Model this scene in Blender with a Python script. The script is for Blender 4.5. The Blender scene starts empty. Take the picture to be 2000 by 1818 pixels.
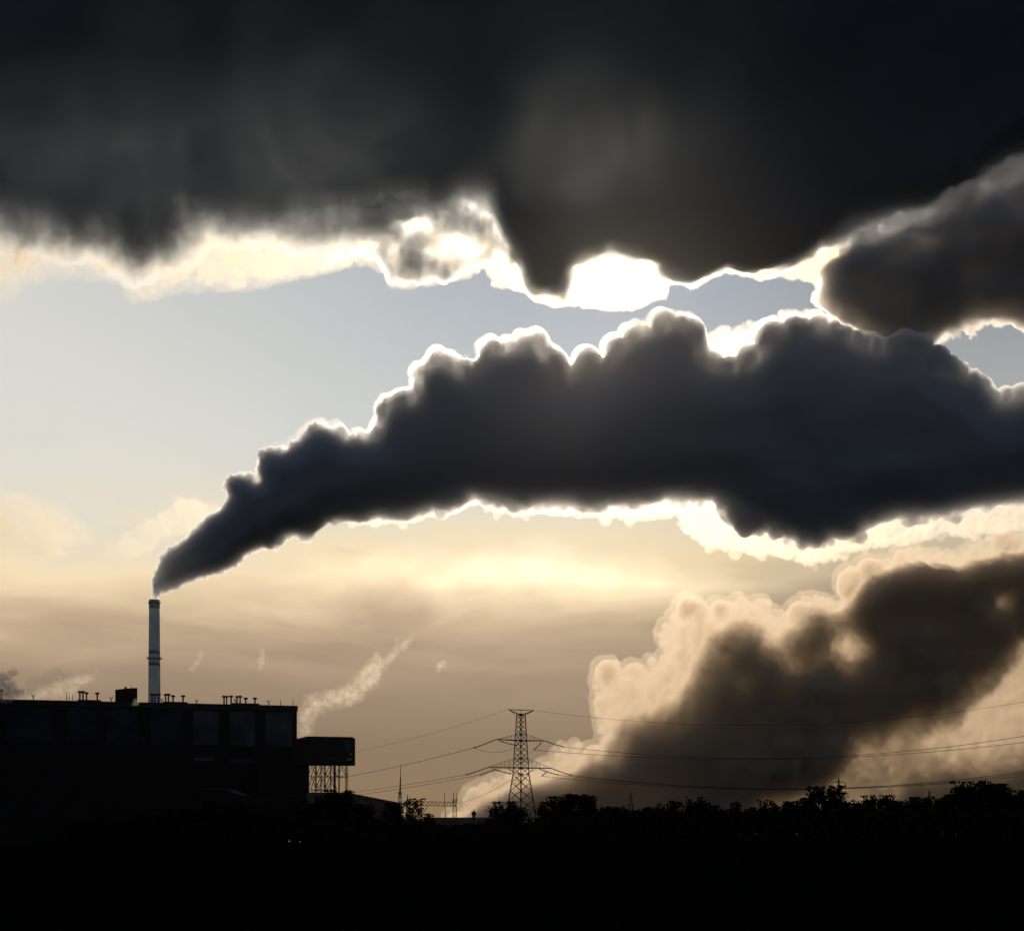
import bpy, bmesh, math, random
import numpy as np
from mathutils import Vector, Matrix

C = bpy.context.scene.collection
SC = bpy.context.scene
PI = math.pi
R = math.radians

# ------------------------------------------------------------------ camera, sky, sun, exposure
F = 2747.0            # focal length in photo pixels (photo 2000 x 1818)
HOR = 1625.0          # row of the horizon
CZ = 6.0              # eye height above the plain
SUN_EL, SUN_AZ = 21.5, 4.0

cam_d = bpy.data.cameras.new('camera')
cam = bpy.data.objects.new('camera', cam_d)
C.objects.link(cam)
cam.location = (0, 0, CZ)
cam.rotation_euler = (R(90), 0, 0)
cam_d.sensor_width = 36.0
cam_d.lens = 36.0 * F / 2000.0
cam_d.shift_y = (HOR - 909.0) / 2000.0
cam_d.clip_end = 60000
cam_d.clip_start = 0.5
SC.camera = cam

SC.view_settings.view_transform = 'Standard'
SC.view_settings.look = 'None'
SC.view_settings.exposure = 0.0
SC.view_settings.gamma = 1
SC.render.engine = 'CYCLES'
SC.cycles.volume_bounces = 3
SC.cycles.max_bounces = 8
SC.cycles.diffuse_bounces = 2
SC.cycles.transparent_max_bounces = 64
SC.cycles.use_denoising = True

class NT:
    """small helper for building node trees"""
    def __init__(self, tree):
        self.t = tree
        tree.nodes.clear()
    def n(self, kind, **kw):
        nd = self.t.nodes.new(kind)
        for k, v in kw.items():
            setattr(nd, k, v)
        return nd
    def put(self, sock, v):
        if isinstance(v, bpy.types.NodeSocket):
            self.t.links.new(v, sock)
        else:
            sock.default_value = v
    def math(self, op, a, b=0.0, clamp=False):
        nd = self.n('ShaderNodeMath', operation=op, use_clamp=clamp)
        self.put(nd.inputs[0], a)
        self.put(nd.inputs[1], b)
        return nd.outputs[0]
    def smooth(self, x, a, b, lo=0.0, hi=1.0):
        nd = self.n('ShaderNodeMapRange', interpolation_type='SMOOTHSTEP')
        self.put(nd.inputs[0], x)
        for i, v in enumerate((a, b, lo, hi)):
            self.put(nd.inputs[i + 1], v)
        return nd.outputs[0]
    def mix(self, f, a, b, mode='MIX'):
        nd = self.n('ShaderNodeMix', data_type='RGBA', blend_type=mode)
        self.put(nd.inputs[0], f)
        self.put(nd.inputs[6], a)
        self.put(nd.inputs[7], b)
        return nd.outputs[2]
    def noise(self, vec, scale, detail=4, rough=0.55, dist=0.0):
        nd = self.n('ShaderNodeTexNoise')
        if vec is not None:
            self.put(nd.inputs['Vector'], vec)
        nd.inputs['Scale'].default_value = scale
        nd.inputs['Detail'].default_value = detail
        nd.inputs['Roughness'].default_value = rough
        nd.inputs['Distortion'].default_value = dist
        return nd.outputs[0]

# world: physical sky with a veil of thin low cloud; a closed overcast over the observer and behind
world = bpy.data.worlds.new('World')
SC.world = world
world.use_nodes = True
w = NT(world.node_tree)
sky = w.n('ShaderNodeTexSky', sky_type='NISHITA')
sky.sun_disc = False
sky.sun_elevation = R(SUN_EL)
sky.sun_rotation = R(SUN_AZ)
sky.altitude = 50
sky.air_density = 1.0
sky.dust_density = 0.3
sky.ozone_density = 1.0
tc = w.n('ShaderNodeTexCoord').outputs['Generated']
sep = w.n('ShaderNodeSeparateXYZ')
w.put(sep.inputs[0], tc)
dx, dy, dz = sep.outputs
# where the line of sight meets a flat cloud layer
zc = w.math('MAXIMUM', w.math('ADD', dz, 0.03), 0.02)
px = w.math('DIVIDE', dx, zc)
py = w.math('DIVIDE', dy, zc)
cv = w.n('ShaderNodeCombineXYZ')
w.put(cv.inputs[0], px)
w.put(cv.inputs[1], w.math('MULTIPLY', py, 0.7))
streak = w.noise(cv.outputs[0], 0.8, 5, 0.5, 0.4)
# thin high stratus and dusty low air: its colour follows the height above the horizon
ramp = w.n('ShaderNodeValToRGB')
w.put(ramp.inputs[0], w.math('MULTIPLY', w.math('ADD', dz, w.math('MULTIPLY', w.math('SUBTRACT', streak, 0.5), w.smooth(dz, 0.06, 0.16, 0.0, 0.15))), 2.0))
STOPS = [(0.0, (.17, .102, .060)), (0.062, (.215, .132, .077)), (0.115, (.375, .25, .150)), (0.145, (.55, .385, .235)),
         (0.185, (.98, .77, .47)), (0.215, (.84, .74, .56)), (0.27, (.62, .63, .61)), (0.34, (.45, .49, .53)), (0.45, (.24, .31, .40))]
el = ramp.color_ramp.elements
el[0].position, el[0].color = 0.0, (*STOPS[0][1], 1)
el[1].position, el[1].color = STOPS[-1][0] * 2, (*STOPS[-1][1], 1)
for p_, c_ in STOPS[1:-1]:
    e_ = el.new(p_ * 2)
    e_.color = (*c_, 1)
skyc = w.mix(1.0, sky.outputs[0], (0.06, 0.06, 0.06, 1), 'MULTIPLY')
side = w.smooth(dx, -0.38, 0.10, 1.0, 0.0)               # the veil is thicker and creamier to the left
hazy = w.math('MULTIPLY', side, w.smooth(dz, 0.16, 0.27, 0.0, 0.75))
veilc = w.mix(hazy, ramp.outputs[0], (.80, .77, .68, 1))
dim = w.smooth(dx, 0.02, 0.34, 1.0, 0.62)
veilc = w.mix(1.0, veilc, dim, 'MULTIPLY')
col = w.mix(0.08, veilc, skyc)
# overcast overhead and behind the observer
over = w.smooth(dy, 0.35, 0.85, 1.0, 0.0)
OVER = (0.078, 0.100, 0.145, 1)
col = w.mix(over, col, OVER)
bg = w.n('ShaderNodeBackground')
w.put(bg.inputs[0], col)
bg.inputs[1].default_value = 1.0
wo = w.n('ShaderNodeOutputWorld')
w.t.links.new(bg.outputs[0], wo.inputs[0])

sun_d = bpy.data.lights.new('sun', 'SUN')
sun_d.energy = 2.2
sun_d.angle = R(0.5)
sun_d.color = (1.0, 0.83, 0.63)
sun = bpy.data.objects.new('sun', sun_d)
C.objects.link(sun)
SDIR = Vector((math.sin(R(SUN_AZ)) * math.cos(R(SUN_EL)), math.cos(R(SUN_AZ)) * math.cos(R(SUN_EL)), math.sin(R(SUN_EL))))
sun.rotation_euler = (-SDIR).to_track_quat('-Z', 'Y').to_euler()
sun.location = (100, 200, 900)

# ------------------------------------------------------------------ helpers
def P(px, py, y):
    """the point at distance y that stands at photo pixel (px, py)"""
    return Vector(((px - 1000.0) / F * y, y, CZ + (HOR - py) / F * y))

def tag(o, label=None, cat=None, group=None, kind=None):
    if label: o['label'] = label
    if cat: o['category'] = cat
    if group: o['group'] = group
    if kind: o['kind'] = kind
    return o

def np_mesh(name, verts, faces, mat, parent=None, smooth=False):
    """verts (n,3) array; faces (m,k) array of equal size polygons"""
    me = bpy.data.meshes.new(name)
    verts = np.asarray(verts, dtype=np.float32)
    faces = np.asarray(faces, dtype=np.int32)
    m, k = faces.shape
    me.vertices.add(len(verts))
    me.vertices.foreach_set('co', verts.ravel())
    me.loops.add(m * k)
    me.loops.foreach_set('vertex_index', faces.ravel())
    me.polygons.add(m)
    me.polygons.foreach_set('loop_start', np.arange(0, m * k, k, dtype=np.int32))
    me.polygons.foreach_set('loop_total', np.full(m, k, dtype=np.int32))
    me.polygons.foreach_set('use_smooth', np.full(m, bool(smooth)))
    me.update(calc_edges=True)
    me.validate()
    if mat: me.materials.append(mat)
    o = bpy.data.objects.new(name, me)
    C.objects.link(o)
    if parent: o.parent = parent
    return o

# ------------------------------------------------------------------ noise and cloud shapes
def hash2(ix, iy, seed):
    h = (ix.astype(np.int64) * 374761393 + iy.astype(np.int64) * 668265263 + seed * 974711) & 0x7fffffff
    h = ((h ^ (h >> 13)) * 1274126177) & 0x7fffffff
    h = (h ^ (h >> 16)) & 0xffff
    return h / 65535.0

def gnoise(x, y, seed):
    ix, iy = np.floor(x), np.floor(y)
    fx, fy = x - ix, y - iy
    u = fx * fx * fx * (fx * (fx * 6 - 15) + 10)
    v = fy * fy * fy * (fy * (fy * 6 - 15) + 10)
    def g(ox, oy):
        a = hash2(ix + ox, iy + oy, seed) * 2 * PI
        return np.cos(a) * (fx - ox) + np.sin(a) * (fy - oy)
    n0 = g(0, 0) * (1 - u) + g(1, 0) * u
    n1 = g(0, 1) * (1 - u) + g(1, 1) * u
    return (n0 * (1 - v) + n1 * v) * 1.5

def fbm(x, y, size, octv, seed, gain=0.5, billow=False):
    s, a, tot = np.zeros_like(x), 1.0, 0.0
    for k in range(octv):
        n = gnoise(x / size + 17.3 * k, y / size - 9.1 * k, seed + k)
        s += a * (np.abs(n) * 2 - 0.6 if billow else n)
        tot += a
        a *= gain
        size *= 0.5
    return s / tot

def sdf(poly, X, Y):
    """signed distance to a polygon, positive inside"""
    p = np.asarray(poly, dtype=np.float64)
    q = np.roll(p, -1, axis=0)
    d2 = np.full(X.shape, 1e12)
    inside = np.zeros(X.shape, dtype=bool)
    for (ax, ay), (bx, by) in zip(p, q):
        ex, ey = bx - ax, by - ay
        wx, wy = X - ax, Y - ay
        t = np.clip((wx * ex + wy * ey) / (ex * ex + ey * ey + 1e-9), 0, 1)
        d2 = np.minimum(d2, (wx - ex * t) ** 2 + (wy - ey * t) ** 2)
        if ay != by:
            c = ((ay <= Y) & (by > Y)) | ((by <= Y) & (ay > Y))
            inside ^= c & (X < ax + (Y - ay) / (by - ay) * (bx - ax))
    d = np.sqrt(d2)
    return np.where(inside, d, -d)

def sstep(x, a, b):
    t = np.clip((x - a) / (b - a), 0, 1)
    return t * t * (3 - 2 * t)

class Cloud:
    """a body of cloud: half thicknesses (front, back) in metres over an upright or leaning sheet at distance D"""
    def __init__(self, x0, y0, x1, y1, step, D, lean=0.0, pivot=540.0, seed=1, yaw=0.0):
        self.step, self.D, self.lean, self.pivot, self.seed, self.yaw = step, D, lean, pivot, seed, yaw
        self.gx = np.arange(x0, x1 + step, step, dtype=np.float64)
        self.gy = np.arange(y0, y1 + step, step, dtype=np.float64)
        self.X, self.Y = np.meshgrid(self.gx, self.gy)
        self.f = np.zeros_like(self.X)
        self.b = np.zeros_like(self.X)
        self.rng = np.random.default_rng(seed)
    def warped(self, amp, size, octv=4):
        s = self.seed
        return (self.X + amp * fbm(self.X, self.Y, size, octv, s + 50, 0.63),
                self.Y + amp * fbm(self.X, self.Y, size, octv, s + 90, 0.63))
    def layer(self, poly, thick, ramp, warp=(12, 60), power=1.0, holes=(), rough=0.0, rsize=80, boct=4):
        """adds a slab: thickness grows from the outline inwards over ramp pixels"""
        X, Y = self.warped(*warp)
        d = sdf(poly, X, Y)
        if callable(ramp): ramp = ramp(self.X, self.Y)
        if callable(thick): thick = thick(self.X, self.Y)
        t = np.clip(d / ramp, 0, 1)
        t = np.where(t > 0, t ** power, 0)
        for (hx, hy, rx, ry, k) in holes:
            t = t * (1 - k * np.exp(-(((X - hx) / rx) ** 2 + ((Y - hy) / ry) ** 2) ** 1.5))
        if rough:
            n1 = fbm(self.X, self.Y, rsize, boct, self.seed + 7, 0.55, True)
            n2 = fbm(self.X, self.Y, rsize, boct, self.seed + 31, 0.55, True)
            self.f += thick * 0.5 * t * np.clip(1 + rough * n1, 0.02, 3)
            self.b += thick * 0.5 * t * np.clip(1 + rough * n2, 0.02, 3)
        else:
            self.f += thick * 0.5 * t
            self.b += thick * 0.5 * t
        return d
    def puffs(self, d, n, rmin, rmax, band=(-0.2, 3.0), scale=None, sink=0.35, both=True, mpp=None):
        """rounded billows of radius rmin..rmax pixels scattered where band[0] < d/r < band[1]"""
        mpp = mpp or self.D / F
        ok = np.argwhere((d > band[0] * rmax) & (d < band[1] * rmax))
        if len(ok) == 0: return
        f0, b0 = self.f.copy(), self.b.copy()
        for side in (('both',) if both else ('f', 'b')):
            pick = ok[self.rng.integers(0, len(ok), n)]
            rr = rmin * (rmax / rmin) ** (self.rng.random(n) ** 1.5)
            for (iy, ix), r in zip(pick, rr):
                cx, cy = self.gx[ix], self.gy[iy]
                if scale is not None: r = r * scale(cx, cy)
                dd = d[iy, ix]
                if dd < band[0] * r or dd > band[1] * r or r < self.step: continue
                k = int(r / self.step) + 1
                sl = (slice(max(iy - k, 0), iy + k + 1), slice(max(ix - k, 0), ix + k + 1))
                rho2 = (self.X[sl] - cx) ** 2 + (self.Y[sl] - cy) ** 2
                cap = np.sqrt(np.maximum(r * r - rho2, 0)) * mpp * 0.6
                for arr, nm, a0 in ((self.f, 'f', f0), (self.b, 'b', b0)):
                    if side not in ('both', nm): continue
                    base = max(a0[iy, ix] - sink * r * mpp, 0)
                    arr[sl] = np.where(cap > 0, np.maximum(arr[sl], base + cap), arr[sl])
    def grain(self, amp, size, octv=4, fade=30.0):
        """fine uneven wisps worked into the thickness"""
        g = 1 + amp * fbm(self.X, self.Y, size, octv, self.seed + 131, 0.6, True) + 0.6 * amp * fbm(self.X, self.Y, size * 2.7, octv, self.seed + 171, 0.6)
        g = np.clip(g, 0.12, 3)
        g = 1 + (g - 1) * np.exp(-np.maximum(self.f, self.b) / fade)
        self.f *= g
        self.b *= g
    def skin(self, radius, thick):
        """a thin veil of mist round the body's outline, following its bumps; thick may vary over the sheet"""
        k = max(int(radius / self.step), 1)
        a = ((self.f + self.b) > 0.5).astype(np.float64)
        for _ in range(3):
            for ax in (0, 1):
                pad = [(0, 0), (0, 0)]; pad[ax] = (k, k + 1)
                cs = np.cumsum(np.pad(a, pad, mode='edge'), axis=ax)
                n = a.shape[ax]
                w = 2 * k + 1
                hi = np.take(cs, np.arange(w, n + w), axis=ax) if cs.shape[ax] >= n + w else np.take(cs, np.minimum(np.arange(w, n + w), cs.shape[ax] - 1), axis=ax)
                a = (hi - np.take(cs, np.arange(0, n), axis=ax)) / w
        t = sstep(a, 0.10, 0.45) * thick
        self.f += t * 0.5
        self.b += t * 0.5
    def build(self, name, mat, eps=0.02):
        f, b = np.maximum(self.f, 0), np.maximum(self.b, 0)
        on = (f + b) > eps
        f, b = np.where(on, f, 0), np.where(on, b, 0)
        ny, nx = on.shape
        cell = on[:-1, :-1] | on[1:, :-1] | on[:-1, 1:] | on[1:, 1:]
        # a closed border: nothing may be cut open at the grid edge
        for arr in (f, b):
            arr[0, :] = arr[-1, :] = 0
            arr[:, 0] = arr[:, -1] = 0
        rim = (f + b) <= 0
        Yd = self.D - self.lean * (self.pivot - self.Y) / F * self.D + self.yaw * (self.X - 1000.0)
        xw = (self.X - 1000.0) / F * self.D
        zw = CZ + (HOR - self.Y) / F * self.D
        # the sheet is laid out at its own distance, so a leaning one is widened to keep its real outline
        k = Yd / self.D
        xw, zw = xw * k, CZ + (zw - CZ) * k
        used = np.zeros(on.shape, dtype=bool)
        used[:-1, :-1] |= cell; used[1:, :-1] |= cell; used[:-1, 1:] |= cell; used[1:, 1:] |= cell
        fi = np.full(on.shape, -1, dtype=np.int64)
        fi[used] = np.arange(used.sum())
        nb = used & ~rim
        bi = fi.copy()
        bi[nb] = used.sum() + np.arange(nb.sum())
        vf = np.stack([xw[used], (Yd - f)[used], zw[used]], 1)
        vb = np.stack([xw[nb], (Yd + b)[nb], zw[nb]], 1)
        cy, cx = np.nonzero(cell)
        def quads(ix): return np.stack([ix[cy + 1, cx], ix[cy + 1, cx + 1], ix[cy, cx + 1], ix[cy, cx]], 1)
        qf, qb = quads(fi), quads(bi)[:, ::-1]
        same = (np.sort(qf, 1) == np.sort(qb, 1)).all(1)
        faces = np.concatenate([qf[~same], qb[~same]])
        return np_mesh(name, np.concatenate([vf, vb]), faces, mat)

def cloud_mat(name, dens, fwd=0.85, iso=0.12, col=(1, 1, 1)):
    """water droplets: a strongly forward scattering part and a diffuse part, both of even density"""
    m = bpy.data.materials.new(name)
    m.use_nodes = True
    t = NT(m.node_tree)
    a = t.n('ShaderNodeVolumeScatter')
    a.inputs['Color'].default_value = (*col, 1)
    a.inputs['Density'].default_value = dens * (1 - iso)
    a.inputs['Anisotropy'].default_value = fwd
    b = t.n('ShaderNodeVolumeScatter')
    b.inputs['Color'].default_value = (*col, 1)
    b.inputs['Density'].default_value = dens * iso
    b.inputs['Anisotropy'].default_value = 0.0
    s = t.n('ShaderNodeAddShader')
    t.t.links.new(a.outputs[0], s.inputs[0])
    t.t.links.new(b.outputs[0], s.inputs[1])
    c = t.n('ShaderNodeVolumeAbsorption')
    c.inputs['Color'].default_value = (*col, 1)
    c.inputs['Density'].default_value = dens
    s2 = t.n('ShaderNodeAddShader')
    t.t.links.new(s.outputs[0], s2.inputs[0])
    t.t.links.new(c.outputs[0], s2.inputs[1])
    out = s2.outputs[0]
    o = t.n('ShaderNodeOutputMaterial')
    t.t.links.new(out, o.inputs['Volume'])
    return m

# ---- the smoke plume from the chimney
PLUME = [(300,1158),(301,1145),(300,1130),(306,1110),(315,1085),(345,1062),(365,1050),(385,1030),(410,1005),(432,995),(445,970),(441,945),(450,930),(470,926),(490,928),(506,940),(500,915),(512,885),(535,875),(560,875),(570,865),(595,845),(610,830),(635,824),(660,832),(680,846),(700,838),(715,845),(735,835),(742,805),(745,790),(760,775),(785,765),(810,763),(818,735),(820,715),(840,695),(870,690),(890,705),(910,697),(935,708),(945,680),(960,665),(1000,658),(1035,648),(1060,655),(1080,680),(1085,708),(1110,708),(1140,702),(1165,685),(1190,685),(1200,660),(1220,645),(1250,625),(1290,622),(1320,610),(1345,607),(1360,625),(1375,675),(1400,685),(1440,680),(1470,665),(1490,640),(1500,618),(1540,605),(1560,600),(1600,605),(1640,620),(1700,640),(1780,640),(1835,660),(1845,675),(1862,688),(1890,693),(1920,715),(1945,745),(2000,750),(2300,760),(2300,1010),(2000,1000),(1900,1015),(1850,1030),(1750,1035),(1700,1050),(1670,1075),(1630,1070),(1600,1090),(1570,1085),(1540,1075),(1500,1060),(1450,1045),(1420,1020),(1395,1000),(1350,1000),(1300,1000),(1260,1005),(1200,1010),(1150,1010),(1110,1005),(1060,1010),(1020,1015),(990,1010),(950,1000),(930,995),(900,1005),(870,1015),(830,1025),(780,1035),(740,1030),(700,1035),(670,1028),(640,1030),(610,1055),(580,1045),(560,1050),(530,1072),(510,1068),(480,1085),(460,1105),(430,1118),(400,1128),(380,1130),(345,1148),(315,1158)]
PLUME_TOP = PLUME.index((2300, 1010))
M_SMOKE = cloud_mat('dense_smoke', 0.34, 0.80, 0.32, (0.94, 0.96, 0.985))
PLUME = [(x, y + (20 * min(max((x - 500) / 500.0, 0), 1) + 12 * (1340 < x < 1960))) if i < PLUME_TOP else (x, y - 18 * min(max((x - 560) / 200.0, 0), 1)) for i, (x, y) in enumerate(PLUME)]
pl = Cloud(286, 580, 2300, 1130 + 40, 2.0, 1210.0, seed=3)
wscale = lambda x, y: float(np.clip((x - 250) / 700.0, 0.12, 1.0))
ramp_pl = lambda X, Y: np.clip((X - 240) / 7.0, 6, 95)
d = pl.layer(PLUME, lambda X, Y: np.clip((X - 190) / 7.0, 16, 48), ramp_pl, warp=(7, 26, 4), power=0.62, rough=0.14, rsize=170, boct=4)
pl.puffs(d, 300, 20, 62, (0.55, 3.5), wscale, 0.78, both=False)
pl.puffs(d, 620, 12, 30, (-0.25, 0.7), lambda x, y: wscale(x, y) * (0.6 if (y > 940 and x > 600) else 1.0), 0.5)
under = lambda x, y: 0.25 if (y > 940 and x > 600) else 1.0
pl.puffs(d, 2600, 6, 15, (-0.5, 1.2), lambda x, y: wscale(x, y) * under(x, y), 0.45)
pl.puffs(d, 4200, 3.2, 8, (-0.8, 1.5), lambda x, y: max(wscale(x, y), 0.6) * under(x, y), 0.35)
pl.skin(3, 3.0 * sstep(pl.X, 480, 900) * (1 - 0.75 * sstep(pl.Y, 820, 980)) * np.clip(0.8 + 2.6 * fbm(pl.X, pl.Y, 110, 5, 71), 0.0, 2.6) * (1 - sstep(pl.X, 1600, 1700)))
pl.puffs(sdf(PLUME, pl.X, pl.Y), 1500, 3.0, 7, (-1.0, 0.2), lambda x, y: (0.6 + 0.4 * (x > 700)) * under(x, y), 0.1)
JET = [(293,1171),(296,1150),(300,1128),(306,1122),(312,1150),(312,1171)]
pl.layer(JET, 5.0, 4, warp=(2.5, 8), power=0.8, rough=1.2, rsize=7, boct=2)
pl.grain(1.0, 20, 5, 5.0)
plume = pl.build('smoke_plume', M_SMOKE)
tag(plume, 'thick dark smoke plume with bright rim drifting right from the tall chimney', 'smoke')

# ---- the overcast deck with its lit lower fringe
M_DECK = cloud_mat('overcast', 0.20, 0.75, 0.14, (0.87, 0.92, 0.975))
dk = Cloud(-420, -520, 2420, 690, 3.0, 1900.0, lean=0.5, seed=11)
LIFT = lambda p: [(x, y - 16 * float(sstep(x, 1290, 1330) * (1 - sstep(x, 1590, 1640)))) if y > 0 else (x, y) for x, y in p]
FRINGE = [(-400,600),(0,596),(60,566),(100,555),(150,548),(200,552),(235,562),(260,605),(290,590),(330,580),(400,572),(470,577),(520,570),(560,555),(600,545),(650,535),(690,522),(715,522),(740,535),(755,560),(790,572),(850,560),(900,548),(945,525),(960,560),(985,565),(1010,570),(1040,590),(1090,602),(1130,597),(1140,605),(1200,612),(1250,605),(1300,582),(1312,566),(1330,570),(1350,572),(1390,560),(1420,538),(1470,558),(1480,563),(1520,560),(1560,563),(1585,572),(1592,592),(1620,612),(1660,640),(1720,640),(1800,655),(1840,655),(1880,640),(1920,655),(1960,645),(2000,640),(2400,640),(2400,-500),(-400,-500)]
CORE = [(-400,470),(0,490),(60,497),(100,510),(180,520),(200,545),(220,550),(260,572),(300,560),(380,535),(420,498),(500,500),(560,505),(600,512),(650,505),(690,485),(740,468),(800,440),(850,432),(900,430),(940,440),(965,460),(990,480),(1000,510),(1030,560),(1060,585),(1100,580),(1125,560),(1125,525),(1150,515),(1200,505),(1230,525),(1290,535),(1310,556),(1350,568),(1390,555),(1420,532),(1470,550),(1520,545),(1530,540),(1560,520),(1600,500),(1640,485),(1700,465),(1760,450),(1900,430),(2000,360),(2400,300),(2400,-500),(-400,-500)]
LUMP = [(520,470),(560,505),(620,512),(650,524),(690,505),(735,515),(752,548),(800,562),(860,548),(920,532),(975,512),(1005,500),(985,470),(960,430),(900,385),(800,385),(700,400),(600,430)]
RIGHT = [(1590,560),(1602,515),(1650,470),(1720,430),(1800,400),(2000,300),(2400,200),(2400,640),(2000,645),(1930,642),(1885,652),(1835,685),(1790,715),(1700,705),(1640,660),(1600,608),(1582,590)]
def deck_thick(X, Y):  # a fan and streaks of sunlight shaped into the cloud's thickness
    fan = np.exp(-((X - 1150 - (540 - Y) * 0.02) / (150 + (540 - Y) * 0.40)) ** 2) * sstep(Y, -450, 520)
    ang = np.arctan2(X - 1190, 560 - Y)
    rays = fbm(ang * 100, np.zeros_like(ang) + 3.3, 26, 3, 41) * np.exp(-(np.hypot(X - 1190, Y - 545) / 520.0) ** 2) * sstep(np.hypot(X - 1190, Y - 545), 60, 200)
    return 0.215 * (325 - 128 * fan - 14 * rays - 105 * (1 - sstep(X, 600, 1000)) * sstep(Y, -100, 330) + 70 * sstep(X, 1400, 1700) + 60 * (1 - sstep(Y, 0, 300)) * sstep(X, 300, 1300) + 20 * (1 - sstep(X, 0, 300)) * (1 - sstep(Y, 200, 420)))
dk.layer(LIFT(CORE), deck_thick, lambda X, Y: 105 - 20 * sstep(X, 560, 760) - 45 * sstep(X, 940, 1000) + 40 * sstep(X, 1560, 1700) + np.clip(450 - Y, 0, 400) * 0.1, warp=(50, 140, 7), power=1.25, rough=0.19, rsize=260, boct=4, holes=[(905, 402, 30, 16, 0.65), (1345, 500, 40, 22, 0.55), (810, 436, 40, 20, 0.6), (1125, 512, 22, 16, 0.5), (350, 410, 22, 18, 0.25)])
dk.layer(LUMP, lambda X, Y: 5 + 21 * sstep(X, 620, 780), 22, warp=(26, 60, 6), power=0.9, rough=0.5, rsize=70, boct=4, holes=[(900, 484, 66, 34, 0.96), (812, 440, 40, 20, 0.75), (700, 478, 60, 26, 0.85), (775, 500, 20, 34, 0.4)])
low = lambda X, Y: sstep(Y, 340, 530)
dk.layer([(1110,150),(1390,150),(1390,505),(1310,530),(1280,528),(1235,512),(1195,505),(1110,512)], lambda X, Y: 4 * low(X, Y), 30, warp=(24, 50, 7), power=0.9, rough=0.6, rsize=50)
dk.layer([(955,440),(985,500),(1010,545),(1040,584),(1080,598),(1118,594),(1134,570),(1122,530),(1150,510),(1200,470),(1238,440),(1238,150),(955,150)], lambda X, Y: 24 * low(X, Y), 26, warp=(32, 44, 7), power=0.9, rough=0.7, rsize=50)
dk.layer([(1290,500),(1300,535),(1320,556),(1350,564),(1390,552),(1420,530),(1470,547),(1520,542),(1560,514),(1640,478),(1720,440),(1720,150),(1192,150),(1192,440),(1240,480)], lambda X, Y: 26 * low(X, Y), 40, warp=(26, 60, 7), power=0.9, rough=0.6, rsize=60)
dk.grain(0.8, 60, 6, 9.0)
deck = dk.build('overcast_cloud', M_DECK)
tag(deck, 'huge dark overcast cloud across the top of the sky', 'cloud')
M_FRINGE = cloud_mat('lit_cloud_edge', 0.12, 0.75, 0.15, (0.965, 0.87, 0.70))
df = Cloud(-420, 360, 1660, 690, 2.0, 1900.0, lean=0.5, seed=13)
df.layer(LIFT(FRINGE), lambda X, Y: (8 + 2 * sstep(X, 600, 1000)) * sstep(Y, 372, 480), lambda X, Y: np.clip(44 - (X - 500) * 0.07, 8, 60), warp=(18, 60, 7), power=0.9, rough=1.3, rsize=70, boct=6)
df.grain(0.9, 22, 5)
fringe_up = df.build('cloud_fringe', M_FRINGE)
tag(fringe_up, 'cream glowing ragged cloud fringe hanging below the dark overcast', 'cloud')

# ---- the lower dark cloud on the right, just behind the plume
rc = Cloud(1540, 160, 2420, 760, 2.5, 1300.0, seed=17)
M_BANK = cloud_mat('brown_overcast', 0.16, 0.75, 0.10, (0.92, 0.905, 0.89))
rc.layer(RIGHT, 60, lambda X, Y: 55 + 90 * (1 - sstep(Y, 380, 520)) * sstep(X, 1640, 1760), warp=(30, 80, 7), power=0.9, rough=0.4, rsize=110, boct=5, holes=[(1665, 660, 30, 40, 0.7), (1855, 672, 24, 22, 0.8), (1760, 480, 110, 40, 0.35)])
rc.grain(1.0, 36, 6, 8.0)
right_cloud = rc.build('overcast_cloud', M_BANK)
tag(right_cloud, 'lower dark ragged cloud merging into the plume\'s right end', 'cloud')

# ---- thin lit mist behind the upper edge of the plume
M_THIN = cloud_mat('thin_cloud', 0.10, 0.75, 0.12, (0.985, 0.95, 0.88))
mi = Cloud(1120, 560, 2010, 860, 2.0, 1330.0, seed=23)
MIST = [(1140,720),(1185,690),(1200,662),(1225,646),(1255,628),(1290,624),(1325,612),(1348,609),(1365,630),(1378,652),(1402,643),(1440,632),(1472,630),(1492,632),(1502,617),(1542,607),(1562,602),(1602,608),(1640,622),(1665,650),(1700,700),(1720,760),(1720,850),(1140,850)]
MIST = [(x, y + 10) for x, y in MIST]
dm = mi.layer(MIST, 7, 16, warp=(9, 30, 5), power=0.8, rough=0.7, rsize=35)
mi.puffs(dm, 900, 4, 12, (-0.5, 0.4), None, 0.4, mpp=0.25)
mi.grain(1.0, 14)
mist = mi.build('cloud_fringe', M_THIN)
tag(mist, 'brilliant white mist fringe along the upper right edge of the smoke plume', 'cloud')

# ---- thin lit fringe under the plume
fr = Cloud(600, 960, 2300, 1130, 2.5, 1330.0, seed=21)
UNDER = [(620,1000),(700,1040),(800,1036),(900,1010),(925,1000),(960,1012),(1000,1027),(1060,1018),(1100,1020),(1190,1030),(1250,1030),(1320,1022),(1335,1040),(1370,1065),(1420,1080),(1480,1085),(1540,1095),(1580,1106),(1640,1090),(1680,1075),(1720,1068),(1800,1060),(1850,1045),(1900,1055),(2000,1040),(2300,1050),(2300,965),(620,965)]
UNDER = [(x, y - 12 * (y > 995 and 650 < x < 1330)) for x, y in UNDER]
dfr = fr.layer(UNDER, 12, 16, warp=(16, 34, 6), power=0.8, rough=0.9, rsize=36)
fr.puffs(dfr, 120, 4, 14, (-0.5, 0.3), None, 0.6, mpp=0.2)
fr.grain(1.0, 18)
fringe = fr.build('cloud_fringe', M_THIN)
tag(fringe, 'thin glowing cloud fringe hanging along the underside of the smoke plume', 'cloud')

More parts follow.
